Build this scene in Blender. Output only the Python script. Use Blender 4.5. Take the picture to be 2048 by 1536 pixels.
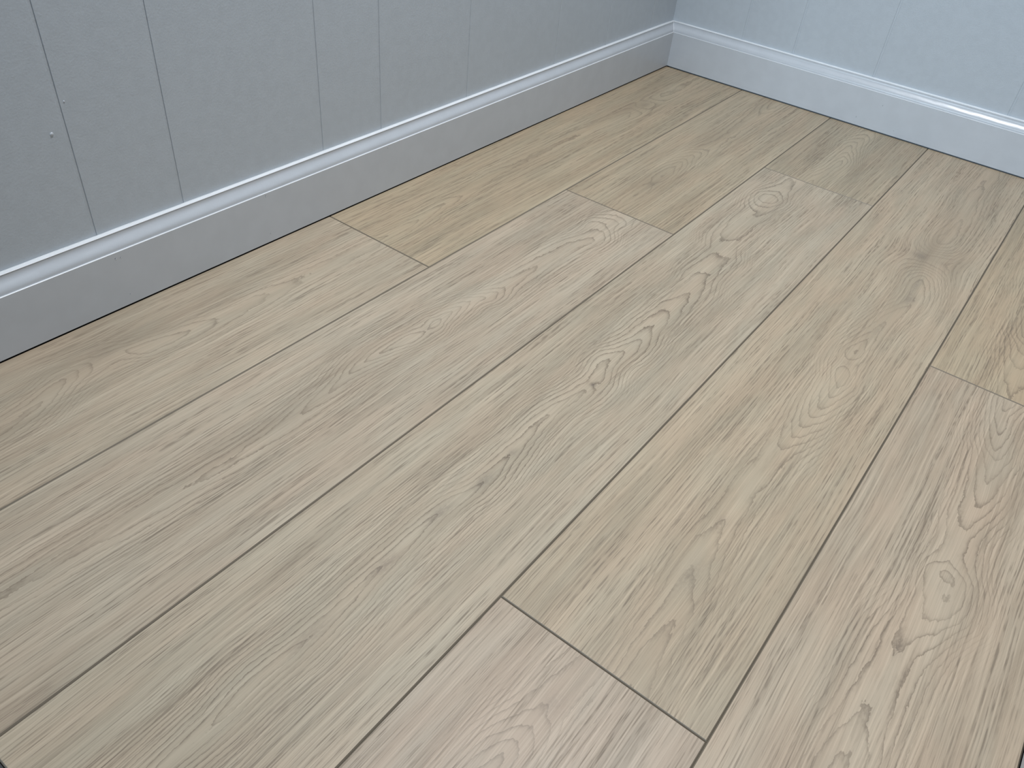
import bpy, bmesh, math, random
from mathutils import Vector, Matrix

sc = bpy.context.scene
for o in list(bpy.data.objects):
    bpy.data.objects.remove(o)
col = sc.collection

# ------------------------------------------------------------------ camera
cam_data = bpy.data.cameras.new('camera')
cam = bpy.data.objects.new('camera', cam_data)
col.objects.link(cam)
R = [[0.7908883952143418, 0.6060183787848021, 0.08507215108555301],
     [0.4449637965614244, -0.4740437686001452, -0.7597958444220497],
     [-0.4201223227405638, 0.6387677434141553, -0.6445719540196124]]
rx, dn, fw = Vector(R[0]), Vector(R[1]), Vector(R[2])
M = Matrix((rx, -dn, -fw)).transposed().to_4x4()
M.translation = Vector((0.9162, -1.9502, 0.6721))
cam.matrix_world = M
cam_data.sensor_width = 36.0
cam_data.lens = 1595.627 / 2048 * 36.0
cam_data.clip_start = 0.01
sc.camera = cam

# ------------------------------------------------------------------ view, world, lights
sc.view_settings.view_transform = 'Standard'
sc.view_settings.look = 'None'
sc.view_settings.gamma = 1.0
sc.view_settings.use_curve_mapping = False
sc.view_settings.exposure = 0.0

world = bpy.data.worlds.new('world')
sc.world = world
world.use_nodes = True
bg = world.node_tree.nodes['Background']
bg.inputs[0].default_value = (0.86, 0.92, 1.0, 1)
bg.inputs[1].default_value = 0.07


def area(name, loc, target, sx, sy, power, colour):
    ld = bpy.data.lights.new(name, 'AREA')
    ld.shape = 'RECTANGLE'
    ld.size, ld.size_y = sx, sy
    ld.energy = power
    ld.color = colour
    ob = bpy.data.objects.new(name, ld)
    ob.location = loc
    d = Vector(target) - Vector(loc)
    ob.rotation_euler = d.to_track_quat('-Z', 'Y').to_euler()
    col.objects.link(ob)
    return ob


sp = bpy.data.lights.new('recessed_downlight', 'SPOT')
sp.energy = 162.0
sp.color = (0.95, 0.975, 1.0)
sp.spot_size = math.radians(84)
sp.spot_blend = 1.0
sp.shadow_soft_size = 0.07
spo = bpy.data.objects.new('recessed_downlight', sp)
spo.location = (0.60, -1.05, 2.37)
col.objects.link(spo)
area('room_window', (-0.15, -6.5, 1.5), (0.45, 0.0, 0.4), 1.4, 1.8, 136.0, (0.66, 0.84, 1.0))

# ------------------------------------------------------------------ helpers
TL = -0.0068          # slight twist of the left wall
TB = 0.0071           # slight twist of the back wall
XW = 1.1246           # right edge of the floor
YN = -1.934           # near edge of the floor
rng = random.Random(4)


def obj(name, bm, mat, parent=None, smooth=False):
    me = bpy.data.meshes.new(name)
    bmesh.ops.recalc_face_normals(bm, faces=bm.faces)
    bm.to_mesh(me)
    bm.free()
    me.materials.append(mat)
    if smooth:
        for p in me.polygons:
            p.use_smooth = True
    ob = bpy.data.objects.new(name, me)
    col.objects.link(ob)
    if parent:
        ob.parent = parent
    return ob


def structure(ob):
    ob['kind'] = 'structure'
    return ob


def box(bm, x0, x1, y0, y1, z0, z1):
    v = [bm.verts.new((x, y, z)) for x in (x0, x1) for y in (y0, y1) for z in (z0, z1)]
    for f in ((0, 1, 3, 2), (4, 6, 7, 5), (0, 4, 5, 1), (2, 3, 7, 6), (0, 2, 6, 4), (1, 5, 7, 3)):
        bm.faces.new([v[i] for i in f])
    return v


def bevel_box(x0, x1, y0, y1, z0, z1, b, seg=1, top_only=False):
    bm = bmesh.new()
    box(bm, x0, x1, y0, y1, z0, z1)
    bmesh.ops.recalc_face_normals(bm, faces=bm.faces)
    if top_only:
        es = [e for e in bm.edges if all(abs(v.co.z - z1) < 1e-6 for v in e.verts)]
    else:
        es = list(bm.edges)
    bmesh.ops.bevel(bm, geom=es, offset=b, segments=seg, profile=0.5, affect='EDGES')
    return bm


class NT:
    """tiny node-tree writer"""
    def __init__(self, name):
        self.m = bpy.data.materials.new(name)
        self.m.use_nodes = True
        self.t = self.m.node_tree
        self.t.nodes.clear()
        self.out = self.t.nodes.new('ShaderNodeOutputMaterial')
        self.b = self.t.nodes.new('ShaderNodeBsdfPrincipled')
        self.t.links.new(self.b.outputs[0], self.out.inputs[0])

    def put(self, sock, v):
        if hasattr(v, 'is_output') or isinstance(v, bpy.types.NodeSocket):
            self.t.links.new(v, sock)
        else:
            sock.default_value = v

    def math(self, op, a, b=None, c=None, clamp=False):
        n = self.t.nodes.new('ShaderNodeMath')
        n.operation = op
        n.use_clamp = clamp
        for i, v in enumerate((a, b, c)):
            if v is not None:
                self.put(n.inputs[i], v)
        return n.outputs[0]

    def noise(self, vec, scale=1.0, detail=2.0, rough=0.5, dist=0.0, dim='3D'):
        n = self.t.nodes.new('ShaderNodeTexNoise')
        n.noise_dimensions = dim
        self.put(n.inputs['Vector'], vec)
        n.inputs['Scale'].default_value = scale
        n.inputs['Detail'].default_value = detail
        n.inputs['Roughness'].default_value = rough
        n.inputs['Distortion'].default_value = dist
        return n.outputs[0]

    def comb(self, x, y, z):
        n = self.t.nodes.new('ShaderNodeCombineXYZ')
        for i, v in enumerate((x, y, z)):
            self.put(n.inputs[i], v)
        return n.outputs[0]

    def smooth(self, v, a, b, lo=0.0, hi=1.0):
        n = self.t.nodes.new('ShaderNodeMapRange')
        n.interpolation_type = 'SMOOTHSTEP'
        self.put(n.inputs[0], v)
        for i, q in enumerate((a, b, lo, hi)):
            n.inputs[i + 1].default_value = q
        return n.outputs[0]

    def lin(self, v, a, b, lo=0.0, hi=1.0):
        n = self.t.nodes.new('ShaderNodeMapRange')
        self.put(n.inputs[0], v)
        for i, q in enumerate((a, b, lo, hi)):
            n.inputs[i + 1].default_value = q
        return n.outputs[0]

    def mix(self, f, a, b, mode='MIX'):
        n = self.t.nodes.new('ShaderNodeMix')
        n.data_type = 'RGBA'
        n.blend_type = mode
        self.put(n.inputs[0], f)
        self.put(n.inputs[6], a if not isinstance(a, tuple) else (*a, 1)[:4])
        self.put(n.inputs[7], b if not isinstance(b, tuple) else (*b, 1)[:4])
        return n.outputs[2]

    def curve(self, fac, pts):
        n = self.t.nodes.new('ShaderNodeFloatCurve')
        c = n.mapping.curves[0]
        pts = sorted(pts)
        c.points[0].location = pts[0]
        c.points[1].location = pts[-1]
        for p in pts[1:-1]:
            c.points.new(*p)
        for p in c.points:
            p.handle_type = 'AUTO_CLAMPED'
        n.mapping.update()
        self.put(n.inputs['Value'], fac)
        return n.outputs[0]

    def bump(self, h, strength, dist, normal=None):
        n = self.t.nodes.new('ShaderNodeBump')
        n.inputs['Strength'].default_value = strength
        n.inputs['Distance'].default_value = dist
        self.put(n.inputs['Height'], h)
        if normal is not None:
            self.put(n.inputs['Normal'], normal)
        return n.outputs[0]


# ------------------------------------------------------------------ wood
def wood(name, axis, knots, light, dark, amp=1.0, pore=1.0, K=58.0, seed=0.0, patches=()):
    """oak-look vinyl board.  axis: (y, u0, B) = where the heart line of the cathedral
    figure runs and which growth ring lies on it; rings are the whole numbers of B + K|u|"""
    n = NT(name)
    tc = n.t.nodes.new('ShaderNodeTexCoord')
    sep = n.t.nodes.new('ShaderNodeSeparateXYZ')
    n.put(sep.inputs[0], tc.outputs['Object'])
    u, v = sep.outputs[0], sep.outputs[1]
    ys = [a[0] for a in axis]
    v0, v1 = min(ys), max(ys)
    Bs = [a[2] for a in axis]
    b0, b1 = min(Bs) - .5, max(Bs) + .5
    fv = n.math('DIVIDE', n.math('SUBTRACT', v, v0), v1 - v0)
    B = n.math('MULTIPLY_ADD', n.curve(fv, [((a[0] - v0) / (v1 - v0), (a[2] - b0) / (b1 - b0)) for a in axis]), b1 - b0, b0)
    u0 = n.math('MULTIPLY_ADD', n.curve(fv, [((a[0] - v0) / (v1 - v0), (a[1] + .12) / .24) for a in axis]), .24, -.12)
    # slow wander of the grain
    wob = n.noise(n.comb(n.math('MULTIPLY', u, 9.0), n.math('MULTIPLY', v, 3.5), seed), 1.0, 2.0)
    wob2 = n.noise(n.comb(n.math('MULTIPLY', u, 42.0), n.math('MULTIPLY', v, 15.0), seed + 3), 1.0, 2.5, .6)
    wob3 = n.noise(n.comb(n.math('MULTIPLY', u, 420.0), n.math('MULTIPLY', v, 150.0), seed + 7), 1.0, 2.0, .6)
    du = n.math('ADD', n.math('SUBTRACT', u, u0), n.math('MULTIPLY_ADD', wob, .018, -.009))
    ad = n.math('SQRT', n.math('ADD', n.math('MULTIPLY', du, du), .0030 ** 2))
    ad = n.math('SUBTRACT', ad, .0030)
    Bm = sum(Bs) / len(Bs)
    fade = n.math('EXPONENT', n.math('MULTIPLY', ad, -1.0 / .075))
    F = n.math('MULTIPLY_ADD', n.math('SUBTRACT', B, Bm), fade, Bm)
    F = n.math('ADD', F, n.math('MULTIPLY', ad, n.math('MULTIPLY_ADD', ad, K * 34.0, K)))
    F = n.math('ADD', F, n.math('MULTIPLY_ADD', wob2, 1.3, -.65))
    spot = 0.0
    w = n.math('ADD', u, n.math('MULTIPLY_ADD', wob, .012, -.006))
    for (ku, kv, ru, rv, push, tone) in knots:
        a = n.math('DIVIDE', n.math('SUBTRACT', u, ku), ru)
        b = n.math('DIVIDE', n.math('SUBTRACT', v, kv), rv)
        q = n.math('ADD', n.math('MULTIPLY', a, a), n.math('MULTIPLY', b, b))
        g = n.math('EXPONENT', n.math('MULTIPLY', q, -1.0))
        F = n.math('ADD', F, n.math('MULTIPLY', g, push))
        if push > 1:
            w = n.math('ADD', w, n.math('MULTIPLY', n.math('MULTIPLY', a, g), ru * min(push, 5) * .16))
        g2 = n.math('EXPONENT', n.math('MULTIPLY', q, -7.0 if push > 0 else -2.2))
        spot = n.math('ADD', spot, n.math('MULTIPLY', g2, tone * (.8 if push > 0 else 1.25)))
    # streamline coordinate for the pores: follows the rings, one sign each side of the heart
    Fj = n.math('ADD', F, n.math('MULTIPLY_ADD', wob3, .36, -.18))
    t = n.math('FRACT', n.math('ADD', Fj, 40.0))
    late = n.math('POWER', t, 6.0)
    late = n.math('MULTIPLY', late, n.smooth(t, .95, 1.0, 1.0, 0.0))
    aad = n.math('ABSOLUTE', du)
    inside = n.smooth(aad, .022, .072, 1.0, .14)
    patch = n.smooth(n.noise(n.comb(n.math('MULTIPLY', u, 25.0), n.math('MULTIPLY', v, 9.0), seed + 11), 1.0, 2.0), .30, .60, .45, 1.0)
    ring = n.math('MULTIPLY', n.math('MULTIPLY', late, inside), n.math('MULTIPLY', patch, amp))
    # pores: short dark dashes
    rows = n.noise(n.comb(n.math('MULTIPLY', w, 580.0), n.math('MULTIPLY', v, 6.5), seed + 5), 1.0, 2.0, .6)
    brk = n.noise(n.comb(n.math('MULTIPLY', w, 420.0), n.math('MULTIPLY', v, 48.0), seed + 6), 1.0, 1.0, .5)
    dash = n.math('MULTIPLY', n.smooth(rows, .47, .64), n.smooth(brk, .38, .60, .30, 1.0))
    pale = n.smooth(rows, .46, .32)
    p2 = n.noise(n.comb(n.math('MULTIPLY', w, 300.0), n.math('MULTIPLY', v, 8.0), seed + 9), 1.0, 3.0, .6)
    streak = n.smooth(p2, .38, .62)
    dmod = n.smooth(n.noise(n.comb(n.math('MULTIPLY', w, 40.0), n.math('MULTIPLY', v, 2.2), seed + 15), 1.0, 2.0), .36, .60, .50, 1.0)
    outside = n.smooth(aad, .006, .030, .30, 1.0)
    dash = n.math('MULTIPLY', n.math('MULTIPLY', dash, dmod), n.math('MULTIPLY', outside, pore))
    streak = n.math('MULTIPLY', streak, outside)
    broad = n.noise(n.comb(n.math('MULTIPLY', w, 26.0), n.math('MULTIPLY', v, 1.7), seed + 21), 1.0, 3.0, .55)
    blot = n.noise(n.comb(n.math('MULTIPLY', u, 30.0), n.math('MULTIPLY', v, 7.0), seed + 31), 1.0, 2.0, .5)
    c = n.mix(n.smooth(broad, .34, .68), tuple(light), tuple(dark))
    c = n.mix(n.smooth(blot, .42, .70, 0.0, .45), c, tuple(x * y for x, y in zip(light, (1.02, .94, .915))))
    c = n.mix(n.smooth(blot, .52, .27, 0.0, .36), c, tuple(x * y for x, y in zip(light, (.93, .99, 1.02))))
    dk = (.17, .130, .092)
    c = n.mix(n.math('MULTIPLY', pale, .40), c, tuple(min(1, q * 1.22) for q in light))
    c = n.mix(n.math('MULTIPLY', streak, .16), c, dk)
    c = n.mix(n.math('MULTIPLY', dash, .66, clamp=True), c, dk)
    c = n.mix(n.math('MULTIPLY', ring, .95, clamp=True), c, (.16, .120, .085))
    for (pu, pv, ru, rv, s) in patches:           # darker heartwood blushes printed on the board
        a = n.math('DIVIDE', n.math('SUBTRACT', u, pu), ru)
        b = n.math('DIVIDE', n.math('SUBTRACT', v, pv), rv)
        q = n.math('ADD', n.math('MULTIPLY', a, a), n.math('MULTIPLY', b, b))
        g = n.math('EXPONENT', n.math('MULTIPLY', q, -1.0))
        c = n.mix(n.math('MULTIPLY', g, s * .72), c, (.225, .172, .118))
    if knots:
        sp = n.math('MULTIPLY', spot, n.smooth(wob3, .30, .60, .4, 1.0), clamp=True)
        c = n.mix(sp, c, (.13, .105, .088))
    n.put(n.b.inputs['Base Color'], c)
    n.put(n.b.inputs['Roughness'], n.math('MULTIPLY_ADD', dash, .10, .44))
    n.b.inputs['Specular IOR Level'].default_value = .38
    h = n.math('SUBTRACT', n.math('MULTIPLY', streak, -.5), dash)
    n.put(n.b.inputs['Normal'], n.bump(h, .35, .00022))
    return n.m


# each board: row, y near, y far, heart line, knots, light colour, dark colour ...
L0 = (.585, .494, .380)
D0 = (.470, .392, .297)


# the boards against the back wall get a slightly browner, darker tint
NEAR, MID, FAR = (.95, .945, .935), (.945, .93, .895), (.91, .885, .82)
BOARD_TINT = [NEAR, FAR, FAR, NEAR, FAR, NEAR, MID, NEAR, FAR, NEAR]


def tint(c, k):
    return tuple(a * b for a, b in zip(c, k))


xs = [-.0020, .2126, .4406, .6680, .8971, XW]
cx = [.0986, .3266, .5540, .7831, 1.0106]
boards = [
    dict(row=0, y0=YN, y1=-1.1503, k=(.99, .97, .94), amp=.75,
         axis=[(-1.934, .0, -2.5), (-1.80, .006, -1.6), (-1.723, .0, -1.2), (-1.64, -.030, -.5), (-1.605, -.034, 0), (-1.551, -.014, 1),
               (-1.485, -.003, 2), (-1.45, -.001, 3), (-1.359, .001, 4), (-1.314, .003, 5), (-1.22, .005, 5.5), (-1.15, .003, 5.8)],
         knots=[(-.045, -1.60, .03, .05, 2.5, .12)],
         patches=[(-.05, -1.60, .045, .14, .45), (.0, -1.82, .03, .12, .35)]),
    dict(row=0, y0=-1.1503, y1=.0018, k=(.97, .95, .91), amp=.8,
         axis=[(-1.1503, .0, -.4), (-1.136, .003, 0), (-1.09, .004, .35), (-1.046, .004, 1), (-.975, -.003, 2), (-.922, -.005, 3),
               (-.80, -.020, 3.6), (-.55, -.012, 4), (-.28, .0, 4.6), (.004, .0, 5)],
         knots=[(.0, -.281, .022, .05, 3.0, .35)],
         patches=[(-.01, -.32, .035, .12, .45), (-.02, -.70, .03, .16, .30)]),
    dict(row=1, y0=-.772, y1=.0018, k=(.97, .95, .92), amp=.85,
         axis=[(-.772, -.01, 1.6), (-.68, -.01, .7), (-.626, -.01, .1), (-.56, -.015, 1), (-.523, -.017, 2), (-.49, -.017, 3),
               (-.471, -.017, 4), (-.44, -.015, 5), (-.415, -.012, 6), (-.393, -.008, 7), (-.30, -.010, 7.6), (-.20, -.015, 7.4),
               (-.119, -.018, 7), (-.06, -.016, 6), (.006, -.016, 5.2)],
         knots=[(-.01, -.626, .018, .035, 1.5, .28)],
         patches=[(-.012, -.62, .035, .10, .45), (-.03, -.30, .03, .16, .30)]),
    dict(row=1, y0=YN, y1=-.772, k=(1.0, .985, .97), amp=.95,
         axis=[(-1.934, -.01, 2.4), (-1.85, -.011, 2), (-1.677, -.005, 1), (-1.56, .0, .4), (-1.473, -.005, -.6), (-1.384, -.018, -3),
               (-1.34, -.015, -4.3), (-1.272, -.008, -5.5), (-1.24, -.012, -4), (-1.217, -.013, -3), (-1.195, -.012, -2),
               (-1.175, -.011, -1), (-1.150, .0, 0), (-1.13, .004, 1), (-1.112, .006, 2), (-1.028, .005, 3), (-.93, .011, 3.6),
               (-.885, .018, 4), (-.85, .010, 5), (-.831, .004, 6), (-.807, .010, 7), (-.79, .012, 8), (-.772, .014, 8.6)],
         knots=[(-.008, -1.272, .016, .022, 1.5, .18)], patches=[(-.02, -1.45, .03, .14, .18)]),
    dict(row=2, y0=-.383, y1=.0018, k=(.93, .93, .91), amp=.9,
         axis=[(-.383, -.017, .4), (-.352, -.017, 1), (-.29, -.012, 1.5), (-.216, -.008, 2), (-.19, -.012, 3), (-.16, -.016, 4),
               (-.12, -.023, 5), (-.09, -.022, 6), (-.06, -.018, 7), (-.03, -.014, 8), (.008, -.012, 9)],
         knots=[], patches=[(.06, -.12, .03, .20, .20)]),
    dict(row=2, y0=YN, y1=-.383, k=(1.0, .99, .96), amp=1.15, seed=17,
         axis=[(-1.934, .008, -8), (-1.822, .008, -9), (-1.79, .005, -9.5), (-1.767, .003, -9.6), (-1.696, .007, -9), (-1.598, .002, -8),
               (-1.505, -.002, -7), (-1.441, .005, -6), (-1.384, .001, -5), (-1.306, -.007, -4), (-1.212, .004, -3), (-1.15, -.009, -2),
               (-1.118, -.003, -1), (-1.082, -.001, 0), (-1.035, -.006, 1), (-.979, -.006, 2), (-.924, -.004, 3), (-.843, -.020, 4),
               (-.774, -.022, 5), (-.75, -.030, 5.3), (-.723, -.038, 5), (-.66, -.040, 4.3), (-.594, -.039, 4), (-.56, -.045, 3), (-.535, -.048, 2), (-.51, -.049, 1.2),
               (-.49, -.050, 2), (-.465, -.050, 3), (-.43, -.048, 3.6), (-.383, -.045, 4)],
         knots=[(.004, -1.212, .010, .012, .8, .75), (.005, -1.441, .010, .022, .0, .30), (-.002, -1.510, .010, .030, .0, .32),
                (.002, -1.598, .010, .030, .0, .30), (.007, -1.70, .010, .040, .0, .22), (.001, -1.384, .008, .012, .0, .25)],
         patches=[(-.03, -.60, .03, .10, .18)]),
    dict(row=3, y0=-1.5504, y1=.0018, k=(1.0, .97, .93), amp=.75, seed=5,
         axis=[(-1.5504, .038, 3), (-1.46, .030, 4), (-1.393, .018, 5), (-1.31, .012, 6), (-1.26, .012, 6.4), (-1.20, .014, 6.4), (-1.159, .016, 6),
               (-1.121, .021, 5), (-1.095, .023, 4), (-1.07, .025, 3), (-1.045, .027, 2), (-1.015, .028, 1), (-.982, .029, 0), (-.95, .024, -.9),
               (-.917, .019, -1.4), (-.85, .020, -.3), (-.778, .027, 1), (-.72, .035, 1.5), (-.674, .042, 2), (-.60, .035, 2.3),
               (-.514, .024, 2.4), (-.42, .030, 3), (-.30, .036, 4), (-.20, .030, 4.4), (-.07, .026, 5), (.008, .026, 5.4)],
         knots=[(.024, -.514, .042, .055, 7.0, .0), (.012, -.512, .018, .020, .0, .38), (.019, -.917, .016, .022, 1.5, .25),
                (.040, -.674, .012, .030, .0, .28), (.035, -.62, .006, .05, .0, .25),
                (.012, -1.31, .012, .018, .0, .16), (.020, -1.40, .014, .04, .0, .18)],
         patches=[(.035, -.30, .045, .30, .30), (.024, -.50, .045, .07, .35), (.03, -.80, .04, .12, .22)]),
    dict(row=3, y0=YN, y1=-1.5504, k=(1.0, .955, .945), amp=.7,
         axis=[(-1.934, -.02, 0), (-1.75, -.018, 2), (-1.678, -.016, 3), (-1.654, -.013, 4), (-1.635, -.011, 5), (-1.609, -.010, 6),
               (-1.5504, -.005, 6.5)],
         knots=[(-.010, -1.609, .012, .02, .0, .18)], patches=[]),
    dict(row=4, y0=-.8344, y1=.0018, k=(.99, .95, .90), amp=1.0,
         axis=[(.008, -.03, 1), (-.30, -.04, .5), (-.46, -.03, -.4), (-.56, -.015, -1.6), (-.60, -.015, -.6), (-.625, -.015, .5), (-.65, -.015, 1.6),
               (-.68, -.010, 3), (-.71, -.010, 4), (-.75, -.005, 5), (-.8344, .0, 6)],
         knots=[(-.015, -.58, .02, .03, 1.0, .12)], patches=[(.0, -.60, .04, .10, .25)]),
    dict(row=4, y0=YN, y1=-.8344, k=(1.0, .955, .92), amp=.95,
         axis=[(-1.934, -.02, 3), (-1.60, -.014, 5), (-1.474, -.011, 6), (-1.429, -.010, 7), (-1.38, -.008, 7.4), (-1.335, -.006, 7),
               (-1.29, .004, 6), (-1.259, .011, 5), (-1.225, .008, 4.2), (-1.205, .006, 5), (-1.189, .004, 6), (-1.16, .002, 6.5),
               (-1.128, .0, 6), (-1.08, .005, 5), (-1.039, .008, 4), (-.984, .010, 3), (-.96, .006, 2), (-.92, .003, 1), (-.87, -.002, 0),
               (-.8344, .0, -1)],
         knots=[(.006, -1.235, .012, .018, 1.0, .10), (-.008, -1.34, .006, .02, .0, .2)], patches=[(.0, -1.0, .03, .1, .14)]),
]

# ------------------------------------------------------------------ setting materials
nm = NT('subfloor_dark')
nm.b.inputs['Base Color'].default_value = (.035, .030, .025, 1)
nm.b.inputs['Roughness'].default_value = .9
M_SUB = nm.m
nm = NT('bevel_edge')
nm.b.inputs['Base Color'].default_value = (.215, .178, .132, 1)
nm.b.inputs['Roughness'].default_value = .5
M_BEV = nm.m


def paint(name, colour, rough, tex, texdist, scale, stretch=(1, 1, 1), coat=0.0):
    n = NT(name)
    tc = n.t.nodes.new('ShaderNodeTexCoord')
    mp = n.t.nodes.new('ShaderNodeMapping')
    mp.inputs['Scale'].default_value = stretch
    n.put(mp.inputs[0], tc.outputs['Object'])
    a = n.noise(mp.outputs[0], scale, 3.0, .55)
    b = n.noise(mp.outputs[0], scale * .18, 2.0, .5)
    c = n.mix(n.smooth(b, .3, .7, 0.0, 1.0), tuple(colour), tuple(x * .965 for x in colour))
    n.put(n.b.inputs['Base Color'], c)
    n.b.inputs['Roughness'].default_value = rough
    n.b.inputs['Coat Weight'].default_value = coat
    n.b.inputs['Coat Roughness'].default_value = .18
    h = n.math('ADD', a, n.math('MULTIPLY', b, .6))
    n.put(n.b.inputs['Normal'], n.bump(h, tex, texdist))
    return n.m


WHITE = (.52, .565, .61)
M_WALL = paint('wall_paint', WHITE, .42, .5, .0005, 380.0)
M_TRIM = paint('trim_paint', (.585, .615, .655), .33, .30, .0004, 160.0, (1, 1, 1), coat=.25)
M_LIT_EDGE_CAULK = paint('lit_edge_caulk', (.88, .90, .92), .35, .3, .0004, 160.0)  # whiter ledges: overhead light put into the colour; also used for white caulk
M_CEIL = paint('ceiling_paint', (.80, .83, .86), .7, .2, .0004, 120.0)
nm = NT('threshold_metal')
nm.b.inputs['Base Color'].default_value = (.30, .35, .42, 1)
nm.b.inputs['Metallic'].default_value = .6
nm.b.inputs['Roughness'].default_value = .4
M_METAL = nm.m
nm = NT('hall_floor')
nm.b.inputs['Base Color'].default_value = (.10, .10, .11, 1)
nm.b.inputs['Roughness'].default_value = .6
M_HALL = nm.m

# ------------------------------------------------------------------ floor: subfloor + one object per board
bm = bmesh.new()
box(bm, -.04, XW + .03, YN, .03, -.030, -.0062)
floor = structure(obj('floor', bm, M_SUB))
G = .00010   # half the joint
for i, b in enumerate(boards):
    r = b['row']
    x0 = xs[r] + (G if r else 0)
    x1 = xs[r + 1] - (G if r < 4 else 0)
    y0 = b['y0'] + (G if b['y0'] > YN else 0)
    y1 = b['y1'] - (G if b['y1'] < 0 else 0)
    c = cx[r]
    me = bevel_box(x0 - c, x1 - c, y0, y1, -.006, 0.0, .0013, 1, top_only=True)
    for vt in me.verts:
        if r == 0 and abs(vt.co.x - (x0 - c)) < .002:
            vt.co.x += vt.co.y * .0068
        if y1 > 0 and abs(vt.co.y - y1) < .002:
            vt.co.y += (vt.co.x + c) * .0071
    mat = wood('oak_board_%d' % i, b['axis'], b['knots'], tint(tint(L0, b['k']), BOARD_TINT[i]), tint(tint(D0, b['k']), BOARD_TINT[i]),
               amp=b['amp'], seed=float(b.get('seed', i * 13.7)), patches=b['patches'])
    pl = obj('plank', me, mat, floor)
    pl.data.materials.append(M_BEV)
    for p in pl.data.polygons:
        if p.normal.z < .95:
            p.material_index = 1
    pl.location = (c, 0, 0)

# ------------------------------------------------------------------ baseboards (profile swept along the wall)
OGEE = []
for _k in range(15):
    _t = _k / 14
    OGEE.append((.0022 + .0084 * (_t - math.sin(2 * math.pi * _t) / (2 * math.pi) * 1.15), .0850 + .0205 * _t))
PROFILE = [(0.0, .0029), (0.0, .0847), (.0004, .0850)] + OGEE + [(.0107, .1060), (.0102, .1062), (.0102, .1066), (.0105, .1068), (.0166, .1068), (.0166, .0029)]
T = .0166


def baseboard(name, p0, p1, inward, m0, m1):
    """p0->p1 runs along the foot of the visible face; inward = unit vector out of the wall.
    m0/m1: mitre shift along the run per unit of depth at each end"""
    p0, p1, nrm = Vector((*p0, 0)), Vector((*p1, 0)), Vector((*inward, 0))
    d = (p1 - p0).normalized()
    bm = bmesh.new()
    rings = []
    length = (p1 - p0).length
    N = 60
    for k in range(N + 1):
        ring = []
        s = k / N
        for j, (dep, z) in enumerate(PROFILE):
            q = p0 + d * (length * s) - nrm * dep + d * (m0 * dep * (1 - s) + m1 * dep * s)
            wob = 0.0
            if 3 < j < 17:
                wob = 0.00025 * math.sin(k * 1.7 + j) * (1 if 0 < k < N else 0)
            ring.append(bm.verts.new((q.x, q.y, z + wob)))
        rings.append(ring)
    m = len(PROFILE)
    for k in range(N):
        for j in range(m):
            bm.faces.new((rings[k][j], rings[k][(j + 1) % m], rings[k + 1][(j + 1) % m], rings[k + 1][j]))
    bm.faces.new(rings[0])
    bm.faces.new(rings[-1])
    ob = obj(name, bm, M_TRIM)
    nz = len(PROFILE)
    for p in ob.data.polygons:
        zs = [ob.data.vertices[v].co.z for v in p.vertices]
        p.use_smooth = min(zs) > .0845 and max(zs) < .1058 and len(zs) == 4
    ob.data.materials.append(M_LIT_EDGE_CAULK)  # fillet and top ledge coloured lighter, as if catching light from above
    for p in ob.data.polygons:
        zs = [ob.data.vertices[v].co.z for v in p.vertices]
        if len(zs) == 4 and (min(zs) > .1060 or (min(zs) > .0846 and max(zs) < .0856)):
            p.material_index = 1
    for e in ob.data.edges:
        a_, b2 = (ob.data.vertices[v].co.z for v in e.vertices)
        if abs(a_ - .0850) < .0003 and abs(b2 - .0850) < .0003:
            e.use_edge_sharp = True
    return structure(ob)


def LW(s, dep, z):       # point on the left wall frame: s along (negative = nearer), dep behind the board face
    return Vector((-dep * math.cos(TL) - s * math.sin(TL), s * math.cos(TL) - dep * math.sin(TL), z))


def BW(s, dep, z):
    return Vector((s * math.cos(TB) - dep * math.sin(TB), s * math.sin(TB) + dep * math.cos(TB), z))


near_s = -1.93
a, b_ = LW(0, 0, 0), LW(near_s, 0, 0)
bl = baseboard('baseboard_left', (a.x, a.y), (b_.x, b_.y), (math.cos(TL), math.sin(TL)), -1, 0)
a, b_ = BW(0, 0, 0), BW(XW + .01, 0, 0)
bb = baseboard('baseboard_back', (a.x, a.y), (b_.x, b_.y), (math.sin(TB), -math.cos(TB)), -1, 0)
br = baseboard('baseboard_right', (XW, BW(XW, 0, 0).y), (XW, -1.93), (-1, 0), 0, 0)

# nail holes and paint nibs on the baseboards
nm = NT('nail_hole')
nm.b.inputs['Base Color'].default_value = (.16, .17, .19, 1)
M_HOLE = nm.m


def bead(name, pos, nrm, r, parent, mat, flat=.35):
    bm = bmesh.new()
    bmesh.ops.create_icosphere(bm, subdivisions=2, radius=r)
    for v in bm.verts:
        v.co.z *= flat
        v.co += v.co.normalized() * rng.uniform(-.12, .12) * r
    ob = obj(name, bm, mat, parent, smooth=True)
    q = Vector((0, 0, 1)).rotation_difference(nrm)
    ob.rotation_mode = 'QUATERNION'
    ob.rotation_quaternion = q
    ob.location = pos
    return ob


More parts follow.
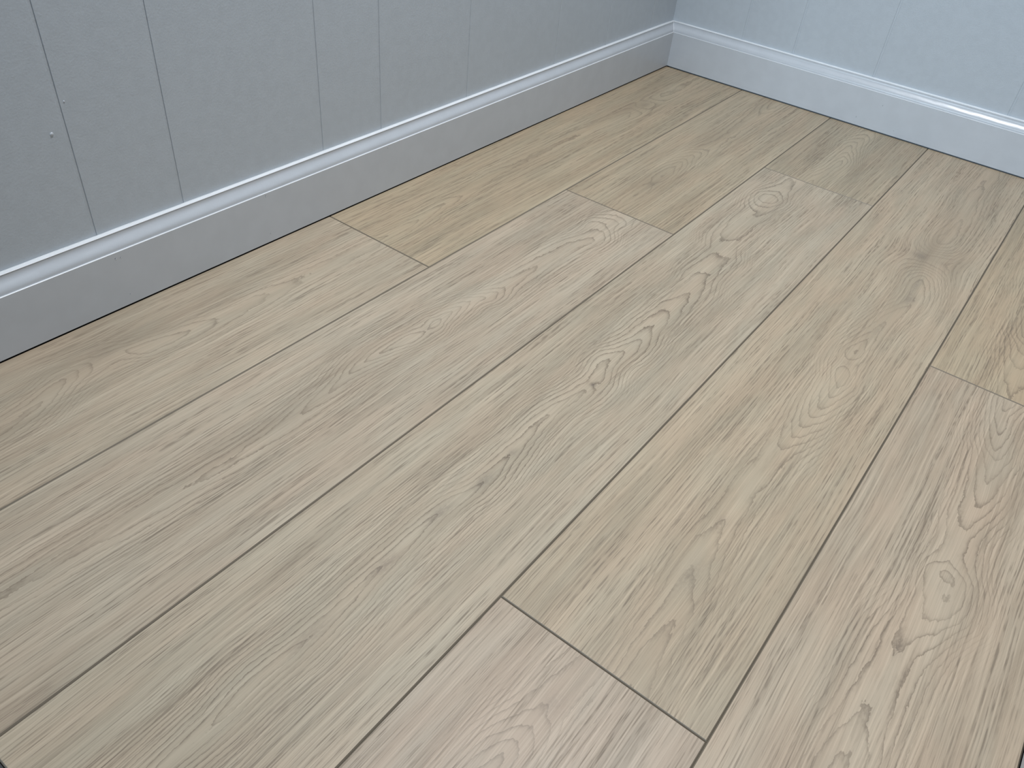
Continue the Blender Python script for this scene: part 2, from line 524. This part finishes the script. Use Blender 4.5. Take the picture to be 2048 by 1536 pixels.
NL = Vector((math.cos(TL), math.sin(TL), 0))
NB = Vector((math.sin(TB), -math.cos(TB), 0))
for s, z, r in ((-1.518, .0768, .0012), (-1.511, .0755, .0009), (-1.511, .0177, .0008), (-1.273, .0808, .0012),
                (-1.014, .0799, .0009), (-1.2725, .0164, .0008), (-.498, .0784, .0009), (-.490, .0135, .0009), (-.0255, .0695, .0010)):
    p = LW(s, 0, z)
    if s < -.6:
        bead('nail_hole', p, NL, r * .8, bl, M_HOLE, .12)
    bead('paint_nib', p + Vector((0, .0003, -r * .9)), NL, r * .8, bl, M_TRIM, .5)
for s, z, r in ((.0363, .0738, .0010), (.0405, .0121, .0010), (.4955, .0195, .0013), (.5420, .0594, .0010), (.5847, .0146, .0008)):
    p = BW(s, 0, z)
    if s > .1:
        bead('nail_hole', p + Vector((0, 0, r * .7)), NB, r * .8, bb, M_HOLE, .12)
    bead('paint_nib', p, NB, r * .8, bb, M_TRIM, .5)

# caulk run down the mitre of the two mouldings, and along the top of each
def tube(name, pts, rad, parent, mat):
    bm = bmesh.new()
    rings = []
    for k, p in enumerate(pts):
        d = (pts[min(k + 1, len(pts) - 1)] - pts[max(k - 1, 0)]).normalized()
        e = d.cross(Vector((.3, .5, .8))).normalized()
        f = d.cross(e)
        rr = rad * rng.uniform(.8, 1.25)
        rings.append([bm.verts.new(p + (e * math.cos(t * math.pi / 3) + f * math.sin(t * math.pi / 3)) * rr) for t in range(6)])
    for a, b in zip(rings, rings[1:]):
        for t in range(6):
            bm.faces.new((a[t], a[(t + 1) % 6], b[(t + 1) % 6], b[t]))
    bm.faces.new(rings[0])
    bm.faces.new(rings[-1])
    return obj(name, bm, mat, parent, smooth=True)


tube('caulk_bead', [Vector((-d, d, z)) for d, z in OGEE[::2] + [(.0105, .1066), (T - .0005, .1070)]], .0008, bb, M_LIT_EDGE_CAULK)
tube('caulk_bead', [LW(-1.9 * k / 90, T, .1069) for k in range(91)], .0008, bl, M_LIT_EDGE_CAULK)
tube('caulk_bead', [BW(XW * k / 60, T, .1069) for k in range(61)], .0007, bb, M_LIT_EDGE_CAULK)

# ------------------------------------------------------------------ panelled walls
H = 2.40
GW = .0042   # groove width


def panel_wall(name, frame, normal, s_list, side):
    """backing sheet plus one board between each pair of grooves"""
    bm = bmesh.new()
    s0, s1 = s_list[0], s_list[-1]
    vs = []
    for dep in (T + .0010, T + .06):
        for s in (s0, s1):
            for z in (-.03, H):
                vs.append(bm.verts.new(frame(s, dep, z)))
    for f in ((0, 1, 3, 2), (4, 6, 7, 5), (0, 4, 5, 1), (2, 3, 7, 6), (0, 2, 6, 4), (1, 5, 7, 3)):
        bm.faces.new([vs[i] for i in f])
    wall = structure(obj(name, bm, M_WALL))
    for k in range(len(s_list) - 1):
        a, b = s_list[k], s_list[k + 1]
        ga = GW / 2 if k else 0
        gb = GW / 2 if k < len(s_list) - 2 else 0
        bm = bmesh.new()
        zlo, zhi = .02, H
        ch = .0007
        prof = [(a + ga, T + .0010), (a + ga, T + ch), (a + ga + ch * .7 * (1 if ga else 0), T), (b - gb - ch * .7 * (1 if gb else 0), T), (b - gb, T + ch), (b - gb, T + .0010)]
        lo = [bm.verts.new(frame(s, d, zlo)) for s, d in prof]
        hi = [bm.verts.new(frame(s, d, zhi)) for s, d in prof]
        m = len(prof)
        for j in range(m):
            if (lo[j].co - lo[(j + 1) % m].co).length < 1e-7:
                continue
            bm.faces.new((lo[j], lo[(j + 1) % m], hi[(j + 1) % m], hi[j]))
        bm.faces.new(lo)
        bm.faces.new(hi)
        bmesh.ops.remove_doubles(bm, verts=bm.verts, dist=1e-7)
        obj('panel', bm, M_WALL, wall)
    return wall


sl = [-1.93, -1.8, -1.5276, -1.3992, -1.1432, -1.0138, -.7895, -.5037, -.3021, -.10, T + .001]
wl = panel_wall('wall_left', LW, NL, sl, -1)
sb = [-T - .001, .1742, .3039, .4968, .7856, .9856, XW + .012]
wb = panel_wall('wall_back', BW, NB, sb, 1)


def RWf(s, dep, z):
    return Vector((XW + dep, s, z))


sr = [-1.93, -1.70, -1.46, -1.26, -.95, -.78, -.50, -.30, .015]
wr = panel_wall('wall_right', RWf, Vector((-1, 0, 0)), sr, 1)
bead('paint_nib', LW(-1.544, T, .249), NL, .0022, wl, M_TRIM, .6)
bead('paint_nib', LW(-1.520, T, .2815), NL, .0012, wl, M_TRIM, .6)

# ------------------------------------------------------------------ ceiling, threshold, hall floor
bm = bmesh.new()
box(bm, -.08, XW + .08, -1.95, .08, H, H + .05)
structure(obj('ceiling', bm, M_CEIL))
bm = bevel_box(-.02, XW + .02, -1.985, YN - .0022, -.02, .0005, .0015, 2)
structure(obj('trim_1', bm, M_METAL))
bm = bmesh.new()
box(bm, -1.5, 2.6, -4.5, -1.986, -.03, -.002)
structure(obj('floor_hall', bm, M_HALL))
